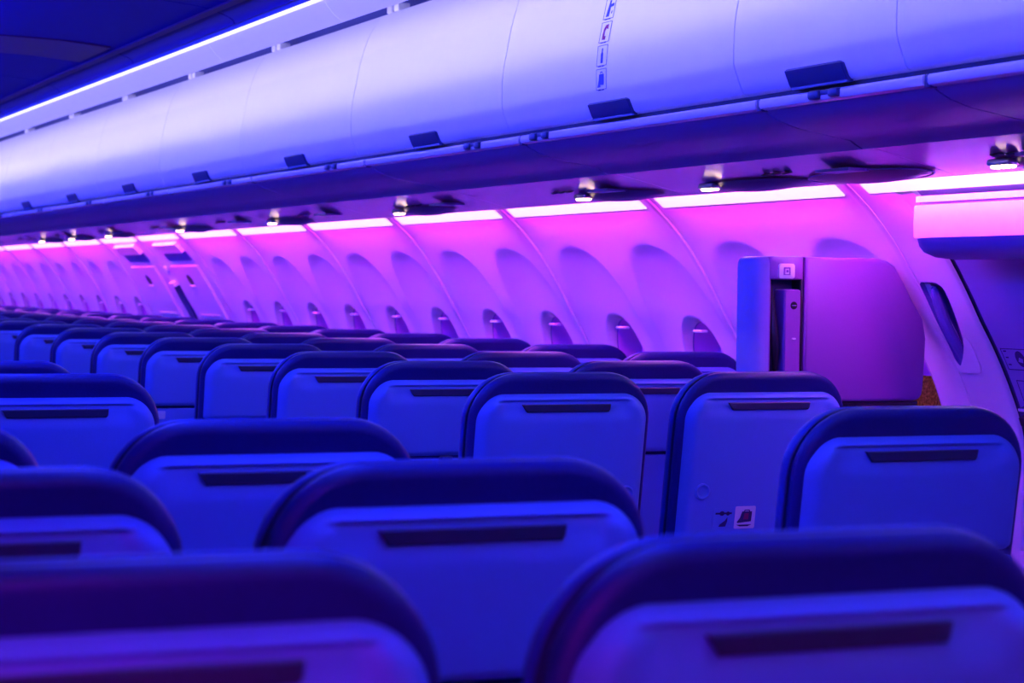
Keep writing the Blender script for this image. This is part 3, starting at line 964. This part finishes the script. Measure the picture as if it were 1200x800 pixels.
# ------------------------------------------------------------------ seats
LEAN = 0.16
Z0 = 1.068
def lean(v, f):
    return [(x, y + (Z0-z)*LEAN, z) for x, y, z in v], f
SW, ST, SR = 0.2075, 1.103, 0.066       # shell half width, top, corner radius
def shell_half(z):
    if z > ST-SR:
        q = (z-(ST-SR))/SR
        return SW - SR + SR*math.sqrt(max(0.0, 1-q*q))
    return SW
def shell_mesh(zbot):
    zs = [zbot + (1.00-zbot)*k/14 for k in range(14)] + [1.00 + 0.006*k for k in range(9)] + [1.0525 + 0.0023*k for k in range(20)] + \
         [1.0983, 1.1000, 1.1014, 1.1024, ST-0.0001]
    NX = 64
    V, F = [], []
    for z in zs:
        w = shell_half(z)
        for i in range(NX+1):
            t = -1 + 2*i/NX
            t = math.copysign(1-(1-abs(t))**1.25, t)
            x = t*w
            # distance to the outline
            if z > ST-SR and abs(x) > SW-SR:
                d = SR - math.hypot(abs(x)-(SW-SR), z-(ST-SR))
            else:
                d = min(SW-abs(x), ST-z)
            d = max(d, 0)
            y = 0.034*(1-min(d/0.032, 1.0))**2.2
            # soft lip over a wide shallow groove, then the face comes back out below
            side = smooth(0.168, 0.140, abs(x))
            groove = smooth(1.0865, 1.0815, z)*smooth(1.035, 1.078, z)
            y += 0.0085*side*groove
            # bottom edge turns in
            y += 0.010*(1-min((z-zbot)/0.010, 1.0))**2
            V.append((x, y, z))
    n = NX+1
    for j in range(len(zs)-1):
        for i in range(NX):
            F.append((j*n+i, j*n+i+1, (j+1)*n+i+1, (j+1)*n+i))
    return lean(V, F)
shell_me = mesh('back_shell', *shell_mesh(0.912), M['shell'], angle=60)
shell_long_me = mesh('back_shell_long', *shell_mesh(0.66), M['shell'], angle=60)
slot_o = [(-0.1035, 1.0765), (-0.093, 1.0600), (0.1000, 1.0600), (0.1035, 1.0640), (0.1035, 1.0765)]
def slab(pts, y0, y1, b=0.0015):
    return lean(*pillow(pts, [(b, y0), (0, y0+b), (0, y1)]))
# outline order: inset() expects anticlockwise
slot_me = mesh('literature_slot', *slab(slot_o, 0.0005, 0.016), M['slot'])
clip_me = mesh('slot_clip', *slab([(-0.018, 1.0705), (-0.018, 1.0640), (0.012, 1.0640), (0.012, 1.0705)], -0.0005, 0.004, 0.001), M['black'])
tray_me = mesh('tray_table', *slab(rrect(-0.200, 0.200, 0.665, 0.903, (0.012, 0.012, 0.03, 0.03)), 0.004, 0.026, 0.003), M['shell'])
def hook(cx, r=0.016):
    N = 20
    V, F = [], []
    prof = [(r*1.18, 0.0035), (r*1.15, -0.0035), (r*0.95, -0.005), (r*0.8, -0.002), (r*0.55, 0.000), (0.0005, 0.0005)]
    for rad, y in prof:
        V += [(cx+rad*math.cos(2*math.pi*k/N), y, 0.878+rad*math.sin(2*math.pi*k/N)) for k in range(N)]
    for j in range(len(prof)-1):
        for k in range(N):
            F.append((j*N+k, j*N+(k+1) % N, (j+1)*N+(k+1) % N, (j+1)*N+k))
    return lean(V, F)
hook_me = mesh('coat_hook', *hook(0.157), M['shell'])
hookl_me = mesh('coat_hook_left', *hook(-0.153), M['shell'])
latch2_me = mesh('tray_latch', *slab(rrect(-0.016, 0.016, 0.872, 0.912, 0.006), -0.010, 0.006, 0.003), M['slot'])
CW = 0.217
def cush_outline(dz=0.0, w=CW):
    return rrect(-w, w, 0.50, 1.143+dz, (0.105, 0.105, 0.03, 0.03), 10)
def cushion():
    o = cush_outline(0.0, CW-0.003)
    v, f = pillow(o, [(0.034, 0.024), (0.018, 0.020), (0.008, 0.022), (0.002, 0.029), (0.0, 0.037), (0.003, 0.044), (0.010, 0.047), (0.03, 0.048)])
    return lean(v, f)
rim_me = mesh('back_cushion', *cushion(), M['leather'], angle=80)
def pad():
    o = cush_outline(0.001, CW+0.001)
    v, f = pillow(o, [(0.02, 0.046), (0.008, 0.046), (0.002, 0.051), (0.0, 0.058), (0.002, 0.069), (0.008, 0.080), (0.018, 0.090), (0.034, 0.098), (0.07, 0.102)])
    return lean(v, f)
cush_me = mesh('front_pad', *pad(), M['pad'], angle=80)
pip_path = [p for p in inset(cush_outline(), 0.004) if p[1] > 0.62]
k0 = max(range(len(pip_path)), key=lambda i: math.dist(pip_path[i], pip_path[(i+1) % len(pip_path)]) if pip_path[i][1] < 0.95 or True else 0)
def pip(y, r):
    o = rrect(-CW+0.003, CW-0.003, 0.52, 1.140, (0.103, 0.103, 0.03, 0.03), 10)[:22]
    o = [(CW-0.003, 0.6)] + o + [(-CW+0.003, 0.6)]
    return lean(*tube([(x, y, z) for x, z in o], r, 6))
pip_me = mesh('piping', *pip(0.0475, 0.0030), M['piping'])
pan_o = rrect(-0.222, 0.222, 0.36, 0.47, (0.035, 0.035, 0.02, 0.02))
seatpan_me = mesh('seat_cushion', *pillow(pan_o, [(0.03, 0.205), (0.01, 0.21), (0, 0.225), (0, 0.60), (0.012, 0.63), (0.04, 0.645)]), M['leather'], angle=60)
arm_me = mesh('armrest', *bevel_box(-0.018, 0.018, 0.12, 0.53, 0.585, 0.625, 0.012, 3), M['soffit'])
base_me = mesh('seat_frame', *merge(bevel_box(-0.215, 0.215, 0.24, 0.29, 0.315, 0.358, 0.01), bevel_box(-0.215, 0.215, 0.50, 0.55, 0.315, 0.358, 0.01),
                                    bevel_box(-0.03, 0.03, 0.22, 0.60, 0.0, 0.03, 0.008), tube([(0, 0.265, 0.02), (0, 0.265, 0.33)], 0.02), tube([(0, 0.525, 0.02), (0, 0.525, 0.33)], 0.02),
                                    tube([(-0.20, 0.145, 0.58), (-0.20, 0.20, 0.42), (-0.20, 0.25, 0.34)], 0.014), tube([(0.20, 0.145, 0.58), (0.20, 0.20, 0.42), (0.20, 0.25, 0.34)], 0.014)), M['frame'])

def seat(x, y, label, group, long=False, arm=-0.25):
    t = thing('airline_seat', label, 'seat', (x, y, 0), group)
    c = obj('back_cushion', rim_me, t)
    obj('piping', pip_me, c)
    obj('front_pad', cush_me, c)
    s = obj('back_shell', shell_long_me if long else shell_me, t)
    sl = obj('literature_slot', slot_me, s)
    if not long:
        tr = obj('tray_table', tray_me, t)
        obj('coat_hook', hook_me, tr)
        obj('tray_latch', latch2_me, t)
    obj('seat_cushion', seatpan_me, t)
    obj('armrest', arm_me, t, (arm, 0, 0))
    obj('seat_frame', base_me, t)
    return t, s

XC = {'B': -1.045, 'C': -0.5375, 'D': 0.5525, 'E': 1.056, 'F': 1.575}
near = 'seats of the near block on the left'
seat(XC['C'], 1.322, 'nearest seat, large and blurred at the bottom right, blue back with wide dark slot', near, arm=0.25)
seat(XC['C'], 2.006, 'seat at bottom centre with blue back, between the two blurred corner seats', near, arm=0.25)
seat(XC['C'], 2.691, 'blue-backed seat left of centre, directly ahead of the bottom centre seat', near, arm=0.25)
sJ, _ = seat(XC['C'], 4.128, 'seat at the left edge whose whole dark slot shows above a smooth blue back', near, True, arm=0.25)
seat(XC['C'], 4.83, 'seat peeking out at the left edge just behind the seat with its whole slot showing', near, arm=0.25)
seat(XC['B'], 1.322, 'blurred seat at the bottom left corner with a broad violet-lit strip across its back', near, arm=0.25)
seat(XC['B'], 2.006, 'seat at the left edge with violet-lit back, directly ahead of the bottom left corner seat', near, arm=0.25)
seat(XC['B'], 2.691, 'seat cut off by the left edge, only its rounded right corner showing mid-height', near, arm=0.25)

sE, shE = seat(XC['D']-0.002, 2.795, 'blue-backed seat at the right edge standing in front of the exit door', 'seats of the right block')
sG, shG = seat(XC['D'], 4.120, 'smooth blue seat back without a tray, right of centre beside the aisle', 'seats of the right block', True)
sH, shH = seat(XC['E']-0.004, 4.120, 'blue seat back with two small placards, standing left of the folded attendant seat', 'seats of the right block', True)
hk = [(shG, hook_me), (shH, hookl_me)]
for s, hm in hk:
    obj('coat_hook', hm, s)
# two small placards on the seat back next to the attendant seat
def seatpatch(pts, out, thick=0.0008):
    v, f = pillow(pts, [(0, -out-thick), (0, -out+0.0004)])
    return lean(v, f)
def psub(name, parts, m_, par):
    return obj(name, mesh(name, *merge(*parts), m_, smooth=False), par)
p1 = psub('placard', [seatpatch(rrect(-0.119, -0.068, 0.789, 0.839, 0.003, 2), 0.0)], M['shell'], shH)
p2 = psub('placard', [seatpatch(rrect(-0.064, -0.012, 0.791, 0.842, 0.003, 2), 0.0)], M['paper'], shH)
p1['label'] = 'seat belt placard with belt buckle and figure'
p2['label'] = 'baggage placard with bag under a seat'
psub('pictogram', [seatpatch(rrect(-0.103, -0.092, 0.822, 0.832, 0.004, 3), 0.0008), seatpatch(rrect(-0.087, -0.078, 0.822, 0.831, 0.004, 3), 0.0008),
                   seatpatch([(-0.114, 0.829), (-0.114, 0.825), (-0.073, 0.825), (-0.073, 0.829)], 0.0008),
                   seatpatch([(-0.083, 0.818), (-0.089, 0.810), (-0.101, 0.802), (-0.104, 0.797), (-0.087, 0.797), (-0.083, 0.808)], 0.0008)], M['ink'], p1)
psub('pictogram', [seatpatch([(-0.021, 0.830), (-0.046, 0.830), (-0.051, 0.815), (-0.058, 0.806), (-0.056, 0.804), (-0.022, 0.807)], 0.0008),
                   seatpatch([(-0.028, 0.834), (-0.040, 0.834), (-0.042, 0.830), (-0.040, 0.830), (-0.038, 0.832), (-0.030, 0.832), (-0.028, 0.830), (-0.026, 0.830)], 0.0008),
                   seatpatch([(-0.020, 0.800), (-0.059, 0.800), (-0.050, 0.796), (-0.030, 0.796)], 0.0008)], M['ink'], p2)
psub('pictogram', [seatpatch([(-0.030, 0.826), (-0.040, 0.826), (-0.042, 0.812), (-0.030, 0.812)], 0.0016)], M['ink_red'], p2)

rows = [4.80] + [5.53 + 0.7475*k for k in range(17)]
def proj_u(x, y, z):
    d = Vector((x, y, z)) - CAM
    return 600 + 2493.25*d.dot(_r2)/d.dot(_f)
XR = {'D': 0.5555, 'E': 1.082, 'F': 1.597}
for k, y in enumerate(rows):
    for c, word in (('D', 'aisle'), ('E', 'middle'), ('F', 'window')):
        if k == 0 and c == 'F':
            continue                    # the attendant seat stands here
        x = XR[c] if k < 6 else XR[c]-0.006
        if proj_u(x+0.24, y, 1.1) < -12:
            continue
        if c == 'D':
            lab = 'blue-backed aisle seat of the right block, %s row beyond the trayless seats' % ORD[k].replace('nearest', 'first')
        elif c == 'E':
            lab = 'middle seat with violet-tinged back, right block, %s row beyond the placarded seat' % ORD[k].replace('nearest', 'first')
        else:
            lab = 'window seat with pink-lit back under the side panels, %s from the right' % ORD[k-1].replace('nearest', 'first')
        st, _ = seat(x, y, lab, 'seats of the right block')
        if c == 'D' and k == 3:
            stk = obj('sticker', mesh('sticker', *seatpatch(rrect(-0.176, -0.131, 0.868, 0.895, 0.003, 2), -0.0035), M['paper'], smooth=False), st)
            stk['label'] = 'small pale label below the tray edge'

# ------------------------------------------------------------------ folded attendant seat by the door
AY = 4.45
at = thing('attendant_seat', 'tall violet folded attendant seat with a handset niche, beside the exit door', 'attendant seat', (1.45, AY+0.03, 0.0))
def asub(name, vf, m_, par=at, smooth_=True, ang=50):
    v, f = vf
    return obj(name, mesh(name, [(x-1.45, y-AY-0.03, z) for x, y, z in v], f, m_, smooth=smooth_, angle=ang), par)
_ep = [(1.2385, 0.000), (1.2385, 0.095), (1.204, 0.095), (1.204, 0.062), (1.207, 0.042), (1.214, 0.022), (1.225, 0.007)]
V, F = [], []
_er = [(1.05, 1.0, 0.0), (1.388, 1.0, 0.0), (1.400, 0.92, 0.003), (1.406, 0.75, 0.008), (1.409, 0.45, 0.016)]
for z, k, dy in _er:
    V += [(1.2385-(1.2385-x)*k, AY+y+(dy if y < 0.09 else 0), z) for x, y in _ep]
n_ = len(_ep)
for j in range(len(_er)-1):
    F += [(j*n_+i, j*n_+(i+1) % n_, (j+1)*n_+(i+1) % n_, (j+1)*n_+i) for i in range(n_)]
F += [tuple(range(n_)), tuple(range(len(_er)*n_-1, (len(_er)-1)*n_-1, -1))]
asub('side_shell', (V, F), M['attend_grey'])
# niche surround: top plate, bottom and two rims round the recess
asub('niche_head', pillow(rrect(1.238, 1.333, 1.353, 1.409, (0.004, 0.012, 0.002, 0.002), 4), [(0.003, AY), (0, AY+0.003), (0, AY+0.09)]), M['attend'])
asub('niche_rim', bevel_box(1.2392, 1.2432, AY+0.001, AY+0.09, 1.05, 1.355, 0.002), M['attend'])
asub('niche_back', box(1.243, 1.330, AY+0.045, AY+0.09, 1.05, 1.355), M['latch'], smooth_=False)
asub('niche_rim', bevel_box(1.3275, 1.3335, AY+0.002, AY+0.09, 1.05, 1.355, 0.002), M['black'])
face = [(1.3365, 1.056), (1.655, 1.056), (1.668, 1.058), (1.677, 1.063), (1.683, 1.072), (1.686, 1.088), (1.690, 1.165), (1.692, 1.212), (1.682, 1.262), (1.648, 1.311), (1.624, 1.352), (1.598, 1.390), (1.575, 1.404),
        (1.55, 1.4095), (1.3365, 1.4095)]
asub('backrest_cover', pillow(face, [(0.012, AY-0.004), (0.005, AY-0.001), (0.001, AY+0.006), (0, AY+0.014), (0, AY+0.075)]), M['attend'])
asub('bottom_edge', bevel_box(1.208, 1.672, AY+0.004, AY+0.07, 1.046, 1.057, 0.003), M['black'])
asub('lower_housing', bevel_box(1.30, 1.69, AY+0.02, AY+0.10, 0.62, 1.045, 0.01), M['attend_grey'])
asub('clasp', merge(bevel_box(1.505, 1.556, AY-0.004, AY+0.03, 1.020, 1.044, 0.003), *[bevel_box(1.512+0.016*q, 1.519+0.016*q, AY-0.007, AY+0.0, 1.022, 1.040, 0.0015) for q in range(3)]), M['white'])
asub('pedestal', bevel_box(1.36, 1.66, AY+0.02, AY+0.11, 0.0, 0.625, 0.01), M['attend_grey'])
lb = asub('sign_plate', pillow(rrect(1.262, 1.308, 1.351+0.004, 1.392, 0.007, 4), [(0.002, AY-0.003), (0, AY-0.001), (0, AY+0.002)]), M['white'])
lb['label'] = 'white rounded plate with a small square symbol'
sx, sz = 1.285, 1.3735
asub('sign_symbol', merge(*[pillow(q, [(0, AY-0.0042), (0, AY-0.002)]) for q in (
    frame_pts(sx-0.009, sx+0.009, sz+0.006, sz+0.0095), frame_pts(sx-0.009, sx+0.009, sz-0.0095, sz-0.007), frame_pts(sx-0.009, sx-0.0055, sz-0.008, sz+0.008),
    frame_pts(sx+0.006, sx+0.009, sz-0.008, sz+0.008), frame_pts(sx-0.002, sx+0.004, sz-0.003, sz+0.003))]), M['attend'], lb, False)
hs = thing('handset', 'violet telephone handset hanging in the niche of the attendant seat', 'handset', (1.30, AY+0.02, 1.07))
def xsub(name, vf, m_, par=hs):
    v, f = vf
    return obj(name, mesh(name, [(x-1.30, y-AY-0.02, z-1.07) for x, y, z in v], f, m_), par)
xsub('handset_body', pillow(rrect(1.279, 1.3255, 1.085, 1.330, (0.006, 0.006, 0.010, 0.010), 4), [(0.004, AY-0.004), (0.001, AY-0.001), (0, AY+0.004), (0, AY+0.044)]), M['attend'])
xsub('push_button', disc_y(1.305, 1.291, AY-0.0055, AY-0.003, 0.0095, 20, 0.001), M['black'])
xsub('button_mark', pillow(frame_pts(1.299, 1.311, 1.290, 1.292), [(0, AY-0.0062), (0, AY-0.005)]), M['attend_grey'])
xsub('call_button', pillow(rrect(1.300, 1.311, 1.208, 1.213, 0.002, 3), [(0.0005, AY-0.0065), (0, AY-0.003)]), M['white'])
xsub('cradle_hook', tube([(1.283, AY+0.002, 1.115), (1.283, AY-0.006, 1.098), (1.289, AY-0.008, 1.088), (1.300, AY-0.007, 1.085)], 0.0065, 8), M['latch'])
xsub('cord_strap', tube([(1.260, AY+0.030, 1.335), (1.258, AY+0.012, 1.24), (1.262, AY+0.010, 1.18), (1.270, AY+0.022, 1.13)], [0.004, 0.011, 0.011, 0.004], 8), M['black'])
